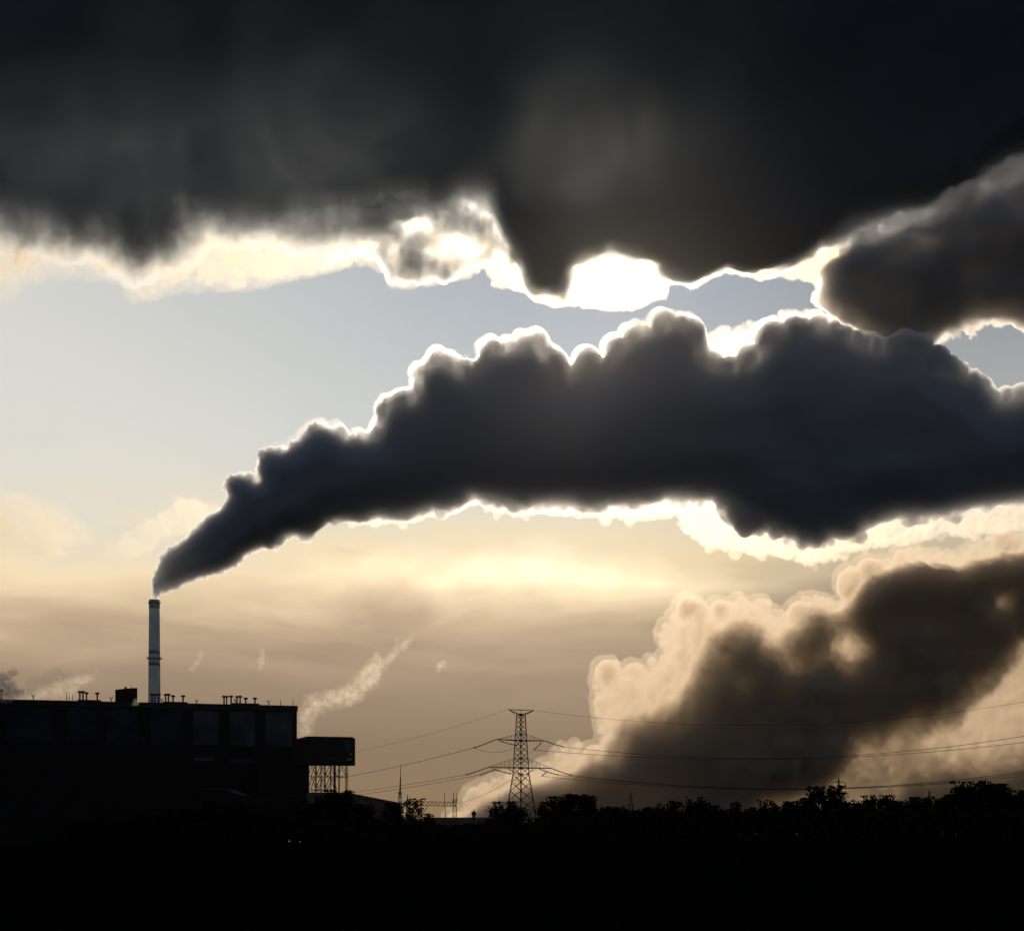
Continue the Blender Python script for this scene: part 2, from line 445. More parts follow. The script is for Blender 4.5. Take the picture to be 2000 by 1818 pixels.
# ---- the steam cloud low on the right
M_STEAM = cloud_mat('steam', 0.10, 0.72, 0.30, (0.978, 0.87, 0.73))
st = Cloud(860, 1000, 2300, 1700, 2.5, 1750.0, seed=33)
# the lower right stays open to the tree line
STEAM = [(885,1595),(912,1562),(945,1537),(985,1524),(1015,1508),(1045,1502),(1070,1487),(1100,1464),(1128,1454),(1146,1472),(1160,1472),(1170,1435),(1165,1360),(1158,1330),(1170,1300),(1190,1287),(1215,1300),(1240,1295),(1265,1305),(1290,1280),(1300,1260),(1288,1235),(1300,1212),(1340,1190),(1400,1185),(1440,1170),(1480,1168),(1510,1185),(1545,1200),(1560,1180),(1580,1165),(1610,1170),(1640,1180),(1652,1150),(1645,1125),(1670,1110),(1720,1100),(1760,1085),(1800,1075),(1840,1080),(1860,1090),(1890,1070),(1940,1060),(2000,1040),(2290,1010),(2290,1690),(885,1690)]
SCORE = [(880,1690),(905,1590),(950,1555),(1000,1535),(1060,1515),(1120,1490),(1165,1470),(1185,1440),(1192,1405),(1240,1390),(1310,1365),(1340,1325),(1365,1280),(1380,1250),(1420,1215),(1470,1205),(1520,1240),(1548,1215),(1560,1190),(1590,1172),(1640,1185),(1662,1140),(1720,1112),(1790,1088),(1830,1095),(1870,1105),(1950,1080),(2100,1060),(2290,1060),(2290,1200),(2000,1260),(1990,1300),(1940,1340),(1900,1380),(1870,1420),(1830,1440),(1740,1450),(1680,1465),(1650,1510),(1590,1545),(1500,1585),(1430,1690)]
d = st.layer(STEAM, lambda X, Y: 14 + 28 * sstep(Y, 1380, 1500) * sstep(X, 1250, 1500), 34, warp=(18, 60, 6), power=0.75, rough=0.5, rsize=60, holes=[(1900, 1440, 110, 45, 0.45)])
st.layer(SCORE, lambda X, Y: 74 + 12 * sstep(X, 1300, 1600), lambda X, Y: 75 - 45 * sstep(X, 1560, 1680) * (1 - sstep(Y, 1180, 1300)) - 45 * (1 - sstep(X, 1120, 1260)), warp=(30, 110, 6), power=0.9, rough=0.5, rsize=110, boct=5, holes=[(1652, 1264, 50, 50, 0.9), (1560, 1300, 40, 30, 0.5), (1945, 1172, 30, 22, 0.8), (1445, 1330, 22, 22, 0.5), (1120, 1530, 40, 12, 0.4)])
st.layer([(1690,1690),(1760,1510),(1850,1490),(1920,1500),(2000,1480),(2290,1470),(2290,1690)], 27, 25, warp=(16, 60, 5), power=0.8, rough=0.5, rsize=60)
st.puffs(d, 160, 8, 34, (0.12, 0.7), None, 0.8)
st.puffs(d, 900, 3, 10, (-0.2, 0.5), None, 0.75)
st.skin(2, 2.5)
st.grain(0.7, 30, 5, 40.0)
steam = st.build('steam_cloud', M_STEAM)
tag(steam, 'billowing brown steam cloud with lit left edge rising low on the right', 'cloud')

# ================================================================== things on the ground
def surf(name, col, rough=0.8, var=0.25, scale=0.4, metal=0.0):
    """plain weathered surface: the base colour varies a little with a noise"""
    m = bpy.data.materials.new(name)
    m.use_nodes = True
    t = NT(m.node_tree)
    b = t.n('ShaderNodeBsdfPrincipled')
    obj_co = t.n('ShaderNodeTexCoord').outputs['Object']
    nz = t.noise(obj_co, scale, 5, 0.6)
    c0 = tuple(c * (1 - var) for c in col) + (1,)
    c1 = tuple(min(c * (1 + var), 1) for c in col) + (1,)
    t.put(b.inputs['Base Color'], t.mix(t.smooth(nz, 0.3, 0.7), c0, c1))
    b.inputs['Roughness'].default_value = rough
    b.inputs['Metallic'].default_value = metal
    b.inputs['Specular IOR Level'].default_value = 0.0 if rough > 0.8 else 0.25
    o = t.n('ShaderNodeOutputMaterial')
    t.t.links.new(b.outputs[0], o.inputs['Surface'])
    return m

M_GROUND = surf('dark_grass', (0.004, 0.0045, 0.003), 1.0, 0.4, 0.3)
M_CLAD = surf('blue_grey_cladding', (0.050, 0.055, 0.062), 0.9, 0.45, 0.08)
M_CLAD_D = surf('darker_cladding', (0.022, 0.026, 0.036), 0.9, 0.5, 0.08)  # darker, bluer tone for the hall's left panels
M_WALL = surf('dark_cladding', (0.012, 0.012, 0.013), 0.85, 0.3, 0.15)
M_ROOF = surf('roof_felt', (0.03, 0.03, 0.032), 0.9, 0.3, 0.2)
M_BROWN = surf('brown_cladding', (0.12, 0.085, 0.06), 0.85, 0.2, 0.2)
M_STEEL = surf('painted_steel', (0.03, 0.03, 0.03), 0.7, 0.2, 0.5)
M_CONC = surf('chimney_concrete', (0.86, 0.79, 0.65), 0.9, 0.12, 0.12)
M_CONC_D = surf('sooty_concrete', (0.55, 0.52, 0.45), 0.9, 0.2, 0.3)
M_PALE = surf('pale_panel', (0.30, 0.29, 0.27), 0.8, 0.1, 0.4)
M_BARK = surf('bark', (0.02, 0.016, 0.012), 0.95, 0.3, 2.0)
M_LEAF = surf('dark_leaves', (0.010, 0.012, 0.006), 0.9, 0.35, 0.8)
M_GLASS = surf('insulator_glass', (0.03, 0.025, 0.022), 0.5, 0.1, 2.0)
M_WIRE = surf('weathered_wire', (0.05, 0.045, 0.04), 0.7, 0.1, 1.0)

class MB:
    """collects boxes, bars, prisms and lathes into one mesh"""
    def __init__(self):
        self.v, self.f = [], []
    def add(self, vs, fs):
        k = len(self.v)
        self.v += [tuple(p) for p in vs]
        self.f += [tuple(i + k for i in q) for q in fs]
    def box(self, a, b, e=Vector((1, 0, 0)), o=Vector((0, 0, 0))):
        """box from local corner a to b; local x along e (level), local y to its left, z up, origin o"""
        n = Vector((-e.y, e.x, 0))
        (x0, y0, z0), (x1, y1, z1) = a, b
        vs = [o + e * x + n * y + Vector((0, 0, z)) for z in (z0, z1) for (x, y) in ((x0, y0), (x1, y0), (x1, y1), (x0, y1))]
        self.add(vs, [(3, 2, 1, 0), (4, 5, 6, 7), (0, 1, 5, 4), (1, 2, 6, 5), (2, 3, 7, 6), (3, 0, 4, 7)])
    def bar(self, p, q, w, w2=None, n=4):
        p, q = Vector(p), Vector(q)
        w2 = w if w2 is None else w2
        d = (q - p).normalized()
        u = d.orthogonal().normalized() if abs(d.z) > 0.9 else d.cross(Vector((0, 0, 1))).normalized()
        v = d.cross(u)
        vs = []
        for c, r in ((p, w / 2), (q, w2 / 2)):
            for k in range(n):
                a = 2 * PI * (k + 0.5) / n
                vs.append(c + u * math.cos(a) * r * 1.2 + v * math.sin(a) * r * 1.2)
        fs = [tuple(range(n - 1, -1, -1)), tuple(range(n, 2 * n))]
        fs += [(k, (k + 1) % n, n + (k + 1) % n, n + k) for k in range(n)]
        self.add(vs, fs)
    def tube(self, pts, radii, n=6):
        """a tapered tube through a row of points"""
        k0 = len(self.v)
        pts = [Vector(p) for p in pts]
        for i, c in enumerate(pts):
            d = (pts[min(i + 1, len(pts) - 1)] - pts[max(i - 1, 0)]).normalized()
            u = d.orthogonal().normalized()
            v = d.cross(u)
            for k in range(n):
                a = 2 * PI * k / n
                self.v.append(tuple(c + (u * math.cos(a) + v * math.sin(a)) * radii[i]))
        for i in range(len(pts) - 1):
            for k in range(n):
                a, b = k0 + i * n + k, k0 + i * n + (k + 1) % n
                self.f.append((a, b, b + n, a + n))
        self.f.append(tuple(k0 + k for k in range(n - 1, -1, -1)))
        self.f.append(tuple(k0 + (len(pts) - 1) * n + k for k in range(n)))
    def lathe(self, c, prof, n=32):
        """prof: list of (radius, z)"""
        c = Vector(c)
        k0 = len(self.v)
        for r, z in prof:
            for k in range(n):
                a = 2 * PI * k / n
                self.v.append(tuple(c + Vector((r * math.cos(a), r * math.sin(a), z))))
        for i in range(len(prof) - 1):
            for k in range(n):
                a, b = k0 + i * n + k, k0 + i * n + (k + 1) % n
                self.f.append((a, b, b + n, a + n))
        self.f.append(tuple(k0 + k for k in range(n - 1, -1, -1)))
        self.f.append(tuple(k0 + (len(prof) - 1) * n + k for k in range(n)))
    def prism(self, poly, y0, y1, o=Vector((0, 0, 0)), e=Vector((1, 0, 0))):
        """an upright outline (x, z) given depth from y0 to y1"""
        n = Vector((-e.y, e.x, 0))
        m = len(poly)
        vs = [o + e * x + n * y + Vector((0, 0, z)) for y in (y0, y1) for x, z in poly]
        fs = [tuple(range(m)), tuple(range(2 * m - 1, m - 1, -1))]
        fs += [(k, m + k, m + (k + 1) % m, (k + 1) % m) for k in range(m)]
        self.add(vs, fs)
    def build(self, name, mat, parent=None, smooth=False):
        me = bpy.data.meshes.new(name)
        org = parent.matrix_basis.translation if parent is not None else Vector((0, 0, 0))
        g = parent.get('_org') if parent is not None else None
        if g is not None: org = Vector(g)
        me.from_pydata([tuple(Vector(p) - org) for p in self.v], [], self.f)
        me.update()
        bm = bmesh.new(); bm.from_mesh(me)
        bmesh.ops.recalc_face_normals(bm, faces=bm.faces[:])
        bm.to_mesh(me); bm.free()
        if smooth:
            for p in me.polygons: p.use_smooth = True
        me.materials.append(mat)
        o = bpy.data.objects.new(name, me)
        C.objects.link(o)
        if parent is not None:
            o.parent = parent
        return o

def thing(name, label, cat, loc, group=None):
    o = bpy.data.objects.new(name, None)
    C.objects.link(o)
    o.location = loc
    o.empty_display_size = 2
    return tag(o, label, cat, group)

def mesh_thing(mb, name, mat, label, cat, group=None, smooth=False):
    """a thing of one mesh, its origin at its foot"""
    vs = np.array(mb.v)
    foot = Vector(((vs[:, 0].min() + vs[:, 0].max()) / 2, (vs[:, 1].min() + vs[:, 1].max()) / 2, vs[:, 2].min()))
    mb.v = [tuple(Vector(p) - foot) for p in mb.v]
    o = mb.build(name, mat, None, smooth)
    o.location = foot
    return tag(o, label, cat, group)

def child(mb, name, mat, parent, smooth=False, label=None):
    """a part given in world coordinates, stored relative to its thing (or to a part that sits at its thing's origin)"""
    root = parent
    while root.parent is not None: root = root.parent
    org = root.location
    mb.v = [tuple(Vector(p) - org) for p in mb.v]
    o = mb.build(name, mat, None, smooth)
    o.parent = parent
    if label: o['label'] = label
    return o

# ---- the ground: a bank added before the observer to shade the foreground, then the plain out to the horizon
def ground_z(x, y):
    z = float(np.interp(y, [67.5, 77.25, 83.0], [0, 5.46, 0]))
    z += 0.15 * gnoise(np.array(x / 5.0), np.array(y / 5.0), 5) * math.exp(-((y - 72) / 3.0) ** 2)
    return float(z)
ys = [-3000, -600, -100, 0, 40, 60] + [66 + k * 0.75 for k in range(24)] + [95, 105, 120, 140, 170, 250, 400, 700, 1200, 2500, 6000, 15000, 40000]
xs = [-40000, -12000, -4000, -1500, -600, -250, -120] + [-60 + 1.5 * k for k in range(81)] + [120, 250, 600, 1500, 4000, 12000, 40000]
gv = [(x, y, ground_z(x, y)) for y in ys for x in xs]
nx_ = len(xs)
gf = [(j * nx_ + i, j * nx_ + i + 1, (j + 1) * nx_ + i + 1, (j + 1) * nx_ + i) for j in range(len(ys) - 1) for i in range(nx_ - 1)]
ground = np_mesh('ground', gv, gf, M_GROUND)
tag(ground, kind='structure')

rng = np.random.default_rng(77)
# long grass on the bank
gvs, gfs = [], []
for k in range(9000):
    x, y = rng.uniform(-45, 45), rng.uniform(68, 76.2)
    z = ground_z(x, y) - 0.05
    h, a = rng.uniform(0.25, 0.75), rng.uniform(0, 2 * PI)
    lx, ly = rng.normal(0, 0.15), rng.normal(0, 0.15)
    wx, wy = 0.025 * math.cos(a), 0.025 * math.sin(a)
    i0 = len(gvs)
    gvs += [(x - wx, y - wy, z), (x + wx, y + wy, z), (x + lx, y + ly, z + h)]
    gfs.append((i0, i0 + 1, i0 + 2))
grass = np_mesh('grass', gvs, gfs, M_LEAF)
tag(grass, kind='stuff')

# ---- the chimney
DCH = 1207.0
mC = DCH / F
ch0 = Vector(((301.5 - 1000) * mC, DCH, 0))
zt = CZ + (HOR - 1171.5) * mC
ch = thing('factory_chimney', 'tall pale grey concrete chimney with the smoke plume streaming from its top', 'chimney', ch0)
def ch_r(z): return 6.15 + (4.45 - 6.15) * z / zt
m = MB()
m.lathe(ch0, [(ch_r(z), z) for z in np.linspace(0, zt - 7.5, 24)])
child(m, 'shaft', M_CONC, ch, True)
m = MB()
m.lathe(ch0, [(4.5, zt - 7.5), (4.62, zt - 7.4), (4.58, zt), (3.9, zt), (3.9, zt - 4)])
child(m, 'rim', M_CONC_D, ch, True)
for zz, wd in ((zt - 2.9 * 1.0, 0.7), (CZ + (HOR - 1286) * mC, 1.5)):
    m = MB()
    r0 = ch_r(zz) + 0.1
    m.lathe(ch0, [(r0, zz - 0.35), (r0 + wd, zz - 0.2), (r0 + wd, zz + 0.1), (r0, zz + 0.1)])
    g = child(m, 'gallery', M_STEEL, ch)
    m = MB()
    for k in range(16):
        a = 2 * PI * k / 16
        c = ch0 + Vector((math.cos(a) * (r0 + wd - 0.1), math.sin(a) * (r0 + wd - 0.1), zz + 0.1))
        m.bar(c, c + Vector((0, 0, 1.3)), 0.12)
    for q in (0.7, 1.3):
        for k in range(16):
            a, b = 2 * PI * k / 16, 2 * PI * (k + 1) / 16
            m.bar(ch0 + Vector((math.cos(a) * (r0 + wd - 0.1), math.sin(a) * (r0 + wd - 0.1), zz + q)),
                  ch0 + Vector((math.cos(b) * (r0 + wd - 0.1), math.sin(b) * (r0 + wd - 0.1), zz + q)), 0.1)
    child(m, 'railing', M_STEEL, g)
for py_, hh, mt in ((1300, 3.0, M_PALE), (1277, 3.2, M_PALE)):
    m = MB()
    zz = CZ + (HOR - py_) * mC
    m.lathe(ch0, [(ch_r(zz) + 0.04, zz), (ch_r(zz + hh) + 0.04, zz + hh)])
    child(m, 'band', mt, ch, True)

# ---- the power station
zr = CZ + (HOR - 1378) / F * 900.0
pr = P(580, HOR, 900.0); pr.z = 0
plft = P(0, HOR, 855.0); plft.z = 0
EB = (pr - plft).normalized()
NB = Vector((-EB.y, EB.x, 0))
def fu(px, back=0.0):
    """distance along the facade (0 at the right corner, negative to the left) seen at photo column px"""
    k = (px - 1000.0) / F
    o = pr + NB * back
    return (k * o.y - o.x) / (EB.x - k * EB.y)
def fz(px, py, back=0.0):
    p = pr + NB * back + EB * fu(px, back)
    return CZ + (HOR - py) / F * p.y
ps = thing('power_station', 'huge dark power station hall with a row of roof vents below the chimney', 'power station', pr)
UL = fu(-160)
m = MB(); m.box((UL, 0.0, 0), (0, 60, zr - 3.2), EB, pr)
wall = child(m, 'wall', M_WALL, ps)
PANELS = [(-60, -8), (12, 104), (131, 187), (208, 272), (293, 355), (378, 427), (448, 498), (518, 571)]
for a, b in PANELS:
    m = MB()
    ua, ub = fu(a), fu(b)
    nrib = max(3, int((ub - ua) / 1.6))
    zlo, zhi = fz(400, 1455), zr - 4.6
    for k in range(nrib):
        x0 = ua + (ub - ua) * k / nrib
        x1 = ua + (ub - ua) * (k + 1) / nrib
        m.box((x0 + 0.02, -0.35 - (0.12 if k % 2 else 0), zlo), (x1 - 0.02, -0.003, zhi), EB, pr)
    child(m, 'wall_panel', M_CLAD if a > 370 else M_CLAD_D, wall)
m = MB()
m.box((UL, -0.6, zr - 3.2), (0.5, 60.5, zr), EB, pr)
for a, b, h in ((152, 198, 0.9), (318, 366, 0.9), (452, 506, 1.0)):
    m.box((fu(a, 8), 4, zr), (fu(b, 8), 20, zr + h + 0.3), EB, pr)
roof = child(m, 'roof', M_ROOF, ps)
VENTS = [(3, 1346, 1), (156, 1349.5, 1), (162, 1349, 1), (169, 1351.5, .9), (190, 1352, 1), (297, 1354.5, 1), (302.5, 1354.5, .9), (310, 1354, 1),
         (323.5, 1354.8, .9), (329, 1354.3, 1), (338, 1357.5, 1), (357.5, 1357.5, 1), (437.6, 1358.3, 1), (442.6, 1358.3, .9), (451.4, 1358, 1),
         (463, 1358.8, .9), (469, 1358.3, 1), (480, 1362, 1), (498, 1362, 1)]
for px_, py_, sc in VENTS:
    back = 6.0 + (3.0 if sc < 1 else 0)
    c = pr + NB * back + EB * fu(px_, back)
    top = fz(px_, py_, back)
    m = MB()
    m.bar(c + Vector((0, 0, zr)), c + Vector((0, 0, top - 0.8)), 0.85 * sc, n=10)
    v_ = child(m, 'vent_pipe', M_STEEL, roof)
    m = MB()
    m.lathe(c, [(1.0 * sc, top - 1.15), (1.4 * sc, top - 0.85), (1.4 * sc, top - 0.25), (1.15 * sc, top)], 14)
    m2 = m
    cap = child(m2, 'vent_cap', M_STEEL, roof)
for px_, py_ in ((65, 1356), (217, 1360), (316, 1363.5), (384, 1365.5), (459.6, 1363.5), (525, 1367)):
    c = pr + NB * 2.0 + EB * fu(px_, 2)
    top = fz(px_, py_, 2)
    m = MB()
    mid = top - 1.5
    m.bar(c + Vector((0, 0, zr)), c + Vector((0, 0, mid)), 0.5)
    m.bar(c + Vector((0, 0, mid - 0.1)), c + EB * 1.1 + Vector((0, 0, top)), 0.5)
    m.bar(c + Vector((0, 0, mid - 0.1)), c - EB * 1.1 + Vector((0, 0, top)), 0.5)
    child(m, 'roof_floodlight', M_STEEL, roof)
for px_ in (548, 572.5):
    c = pr + NB * 1.5 + EB * fu(px_, 1.5)
    m = MB()
    m.bar(c + Vector((0, 0, zr)), c + Vector((0, 0, fz(px_, 1370, 1.5))), 0.4, 0.3)
    m.bar(c + Vector((0, 0, fz(px_, 1370, 1.5))), c + Vector((0, 0, fz(px_, 1362.5, 1.5))), 0.22, 0.1)
    child(m, 'lightning_rod', M_STEEL, roof)
for px_, top_ in ((130, 1351), (135, 1351), (142, 1357)):
    c = pr + NB * 25.0 + EB * fu(px_, 25)
    m = MB()
    m.bar(c + Vector((0, 0, zr)), c + Vector((0, 0, fz(px_, top_, 25))), 0.4, 0.3)
    child(m, 'lightning_rod', M_STEEL, roof)
m = MB()
b0 = 10.0
m.prism([(fu(225, b0), zr), (fu(268, b0), zr), (fu(268, b0), fz(268, 1343, b0)), (fu(248, b0), fz(248, 1344, b0)), (fu(225, b0), fz(225, 1346.5, b0))], b0, b0 + 14, pr, EB)
m.box((fu(243, b0), b0 + 2, fz(244, 1346, b0)), (fu(247, b0), b0 + 4, fz(244, 1340, b0)), EB, pr)
m.box((fu(256, b0), b0 + 2, fz(244, 1346, b0)), (fu(258, b0), b0 + 3, fz(244, 1340.5, b0)), EB, pr)
child(m, 'roof_penthouse', M_WALL, roof)
# lower block on the right of the hall
m = MB()
m.box((fu(500), -14, 0), (fu(604, -14), -0.01, fz(560, 1494, -14)), EB, pr)
child(m, 'lower_block', M_WALL, ps)
for a, b, t_, bb, y_ in ((378, 420, 1478, 1486, -0.5), (452, 496, 1480, 1488, -0.5)):
    m = MB()
    m.box((fu(a), -0.4, fz(a, bb)), (fu(b), -0.005, fz(a, t_)), EB, pr)
    child(m, 'wall_vent', M_CLAD, wall)

# ---- the bunker on its trestle
DB = 893.0
mB = DB / F
def bx(px): return (px - 1000.0) * mB
def bz(py): return CZ + (HOR - py) * mB
bk0 = Vector((bx(640), DB, 0))
bk = thing('conveyor_bunker', 'long dark box raised on a lattice steel trestle at the hall\'s right end', 'bunker', bk0)
m = MB()
m.prism([(bx(574), bz(1494)), (bx(691), bz(1494)), (bx(691), bz(1440.5)), (bx(604), bz(1439)), (bx(592), bz(1442)), (bx(574), bz(1446))], DB - 8, DB + 8)
child(m, 'bunker_box', M_WALL, bk)
m = MB(); m.box((bx(677), DB - 8.3, bz(1468)), (bx(689), DB - 8.003, bz(1447)))
child(m, 'pale_cladding', M_CLAD, bk)
m = MB(); m.box((bx(687), DB - 8.4, bz(1476)), (bx(690), DB - 8.003, bz(1472)))
child(m, 'sign_plate', M_PALE, bk)
m = MB(); m.box((bx(681), DB - 8.4, bz(1485.5)), (bx(690), DB - 8.003, bz(1482.5)))
child(m, 'sign_plate', M_PALE, bk)
cols = [(604.5, -6, .9), (619.5, -6, 1.1), (624.5, 6, .9), (637, -6, 1.1), (643.5, 6, .9), (656, -6, 1.9), (660, 6, 1.2), (678, -6, 1.1), (677, 6, .6)]
for px_, dy_, wd in cols:
    m = MB(); m.bar((bx(px_), DB + dy_, 0), (bx(px_), DB + dy_, bz(1494)), wd * 0.62)
    child(m, 'column', M_STEEL, bk)
fr_ = [604.5, 619.5, 637, 656, 678]
for dy_ in (-6, 6):
    m = MB()
    for a, b in zip(fr_[:-1], fr_[1:]):
        mid = (a + b) / 2
        for (p0, p1) in (((a, 1516.5), (b, 1516.5)), ((a, 1516), (mid, 1495)), ((mid, 1495), (b, 1516)), ((a, 1542), (b, 1542)) if b < 660 else ((a, 1516.5), (b, 1516.5)),
                         ((a, 1541), (mid, 1518)) if b < 660 else ((a, 1516), (mid, 1495)), ((mid, 1518), (b, 1541)) if b < 660 else ((mid, 1495), (b, 1516)),
                         ((a, 1542), (b, 1556)) if b < 660 else ((a, 1516.5), (b, 1516.5)), ((b, 1542), (a, 1556)) if b < 660 else ((a, 1516.5), (b, 1516.5))):
            m.bar((bx(p0[0]), DB + dy_, bz(p0[1])), (bx(p1[0]), DB + dy_, bz(p1[1])), 0.36)
    child(m, 'bracing', M_STEEL, bk)
# ---- low sheds around the hall
def shed(poly, y, depth, name, mat, label, roofmat=None):
    """poly: outline in photo pixels at distance y; feet on the ground"""
    sc = y / F
    pts = [((a - 1000) * sc, max(CZ + (HOR - b) * sc, 0)) for a, b in poly]
    x_m = sum(p[0] for p in pts) / len(pts)
    t = thing(name, label, 'building', Vector((x_m, y, 0)))
    m = MB(); m.prism(pts, y, y + depth)
    child(m, 'wall', mat, t)
    # roof sheets: one slab above each sloping or level top edge
    m = MB()
    top = [p for p in pts if p[1] > 0.5]
    top.sort()
    for (xa, za), (xb, zb) in zip(top[:-1], top[1:]):
        if abs(xb - xa) < 0.3: continue
        m.prism([(xa - 0.2, za + 0.02), (xb + 0.2, zb + 0.02), (xb + 0.2, zb + 0.42), (xa - 0.2, za + 0.42)], y - 0.4, y + depth + 0.4)
    child(m, 'roof', roofmat or M_ROOF, t)
    return t
shed([(600, 1660), (600, 1549), (680, 1549), (772, 1567), (772, 1660)], 720, 40, 'warehouse', M_BROWN, 'brownish shed with a long sloping roof just right of the trestle')
shed([(385, 1670), (385, 1541), (440, 1541), (470, 1553), (470, 1670)], 770, 25, 'annex_building', M_WALL, 'dark low annex with a sloping roof in front of the power station', M_CLAD)
shed([(470, 1670), (470, 1564), (606, 1564), (606, 1670)], 760, 25, 'flat_roofed_building', M_WALL, 'dark low flat roofed building in front of the trestle and hall', M_CLAD)
shed([(826, 1660), (826, 1597), (968, 1597), (968, 1660)], 980, 60, 'storage_hall', M_BROWN, 'low long grey hall behind the bushes between gantry and pylon', M_BROWN)

# ---- the large pylon
DP = 572.0
mP = DP / F
PX0 = 1017.5
def zP(py): return CZ + (HOR - py) * mP
py0 = Vector(((PX0 - 1000) * mP, DP, 0))
LEV = [(1396, 8.5), (1434, 10.5), (1446, 11.4), (1481, 13.6), (1499, 14.8), (1512, 15.6), (1600, 30.0), (1653.8, 39.0)]
def half(py):
    return float(np.interp(py, [l[0] for l in LEV], [l[1] for l in LEV])) * mP
def corner(py, k):
    h = half(py)
    return py0 + Vector([(h, 0, 0), (0, h, 0), (-h, 0, 0), (0, -h, 0)][k]) + Vector((0, 0, zP(py)))
pyl = thing('electricity_pylon', 'large lattice pylon with three cross arms standing in front of the steam cloud', 'pylon', py0)
for k in range(4):
    m = MB()
    for a, b in zip(LEV[:-1], LEV[1:]):
        m.bar(corner(a[0], k), corner(b[0], k), 0.40 if b[0] > 1512 else 0.32)
    child(m, 'leg', M_STEEL, pyl)
m = MB()
lv = [1396, 1405, 1414.5, 1424, 1434, 1446, 1457.5, 1469, 1481, 1490, 1499, 1512, 1527, 1544, 1562, 1581, 1602, 1627, 1653.8]
for a, b in zip(lv[:-1], lv[1:]):
    for k in range(4):
        k2 = (k + 1) % 4
        wd = 0.15 if b <= 1512 else 0.19
        m.bar(corner(a, k), corner(b, k2), wd)
        m.bar(corner(a, k2), corner(b, k), wd)
for a in (1396, 1434, 1446, 1481, 1499, 1512, 1581):
    for k in range(4):
        m.bar(corner(a, k), corner(a, (k + 1) % 4), 0.22)
child(m, 'bracing', M_STEEL, pyl)
def pp(px, py, dy=0.0): return Vector(((px - 1000) * mP, DP + dy, zP(py)))
def arm(low_py, tips, up_py, nseg, wd):
    """a cross arm: two lower chords and an upper tie on each side, meeting at the tip"""
    m = MB()
    for tx, ty in tips:
        sgn = 1 if tx > PX0 else -1
        T = pp(tx, ty)
        kk = 0 if sgn > 0 else 2
        for sd in (1, 3):
            B = corner(low_py, sd)
            m.bar(B, T, wd)
            A = corner(low_py, kk)
        U = corner(up_py, kk)
        A = corner(low_py, kk)
        m.bar(A, T, wd)
        m.bar(U, T, wd * 0.45)
        for q in range(1, nseg):
            f0, f1 = q / nseg, (q - 0.5) / nseg
            m.bar(A.lerp(T, f0), U.lerp(T, f0), wd * 0.35)
            m.bar(A.lerp(T, f0), U.lerp(T, f1 - 0.5 / nseg), wd * 0.35)
            for sd in (1, 3):
                B = corner(low_py, sd)
                m.bar(B.lerp(T, f0), A.lerp(T, f0), wd * 0.5)
    return child(m, 'cross_arm', M_STEEL, pyl)
arm(1446, [(969, 1443.5), (1065, 1446.5)], 1434, 5, 0.34)
arm(1499, [(952, 1498), (1078, 1500)], 1481, 6, 0.34)
m = MB()
for tx, ty in ((993, 1385), (1043, 1387)):
    kk = 0 if tx > PX0 else 2
    T = pp(tx, ty)
    for sd in (1, 3, kk): m.bar(corner(1396, sd), T, 0.26)
    m.bar(pp(PX0, 1386.5), T, 0.26)
m.bar(pp(993, 1385), pp(1043, 1387), 0.24)
m.bar(pp(PX0, 1386.5), corner(1396, 1), 0.2); m.bar(pp(PX0, 1386.5), corner(1396, 3), 0.2)
m.bar(pp(PX0, 1398), pp(PX0, 1393), 1.0)
child(m, 'cross_arm', M_STEEL, pyl)
INS = [((969, 1443.5), (927, 1459.5), 0.6), ((974, 1445), (1009, 1455), 1.2), ((1065, 1446.5), (1100, 1458), 0.6), ((1058, 1449), (1043, 1464), 0),
       ((952, 1498.5), (912, 1512), 0.6), ((968, 1502), (938, 1512.5), 0), ((962, 1500), (997, 1510.5), 1.0), ((992, 1500), (1014, 1510), 1.2),
       ((1078, 1500), (1116, 1513), 1.0), ((1053, 1500.5), (1089, 1512.5), 1.0), ((1069, 1506), (1058, 1515), 0), ((1041, 1503), (1028, 1512), 0)]
for (a, b, sg) in INS:
    m = MB()
    A, B = pp(*a), pp(*b)
    n_ = 14
    pts = [A.lerp(B, q / n_) - Vector((0, 0, sg * mP * 4 * (q / n_) * (1 - q / n_))) for q in range(n_ + 1)]
    for q in range(n_):
        m.bar(pts[q], pts[q + 1], 0.34 if q % 2 else 0.24, n=6)
    m.bar(pts[-1], pts[-1] + (pts[-1] - pts[-2]) * 0.5, 0.62, n=6)
    child(m, 'insulator', M_GLASS, pyl)

# ---- power lines
def line(p0, p1, p2, y0, y1, label, r=0.10, n=40, grp='power lines hung on the large pylon'):
    """a hanging wire through three photo points, its distance running evenly from y0 to y1"""
    (xa, ya), (xb, yb), (xc, yc) = p0, p1, p2
    pts = []
    for q in range(n + 1):
        x = xa + (xc - xa) * q / n
        y = (ya * (x - xb) * (x - xc) / ((xa - xb) * (xa - xc)) + yb * (x - xa) * (x - xc) / ((xb - xa) * (xb - xc))
             + yc * (x - xa) * (x - xb) / ((xc - xa) * (xc - xb)))
        pts.append(P(x, y, y0 + (y1 - y0) * q / n))
    m = MB(); m.tube(pts, [r] * (n + 1), 5)
    return mesh_thing(m, 'power_line', M_WIRE, label, 'power line', grp)
line((927, 1459.5), (810, 1489), (640, 1523), DP, 860, 'wire sloping left from the middle cross arm down to the trestle')
line((912, 1512), (800, 1531), (640, 1553), DP, 860, 'upper of two close wires running left from the lowest cross arm', 0.085)
line((938, 1512.5), (800, 1537), (640, 1559), DP, 860, 'lower of two close wires running left from the lowest cross arm', 0.085)
line((993, 1385), (850, 1430), (640, 1480), DP, 860, 'faint earth wire sloping left from the pylon\'s top arm', 0.05)
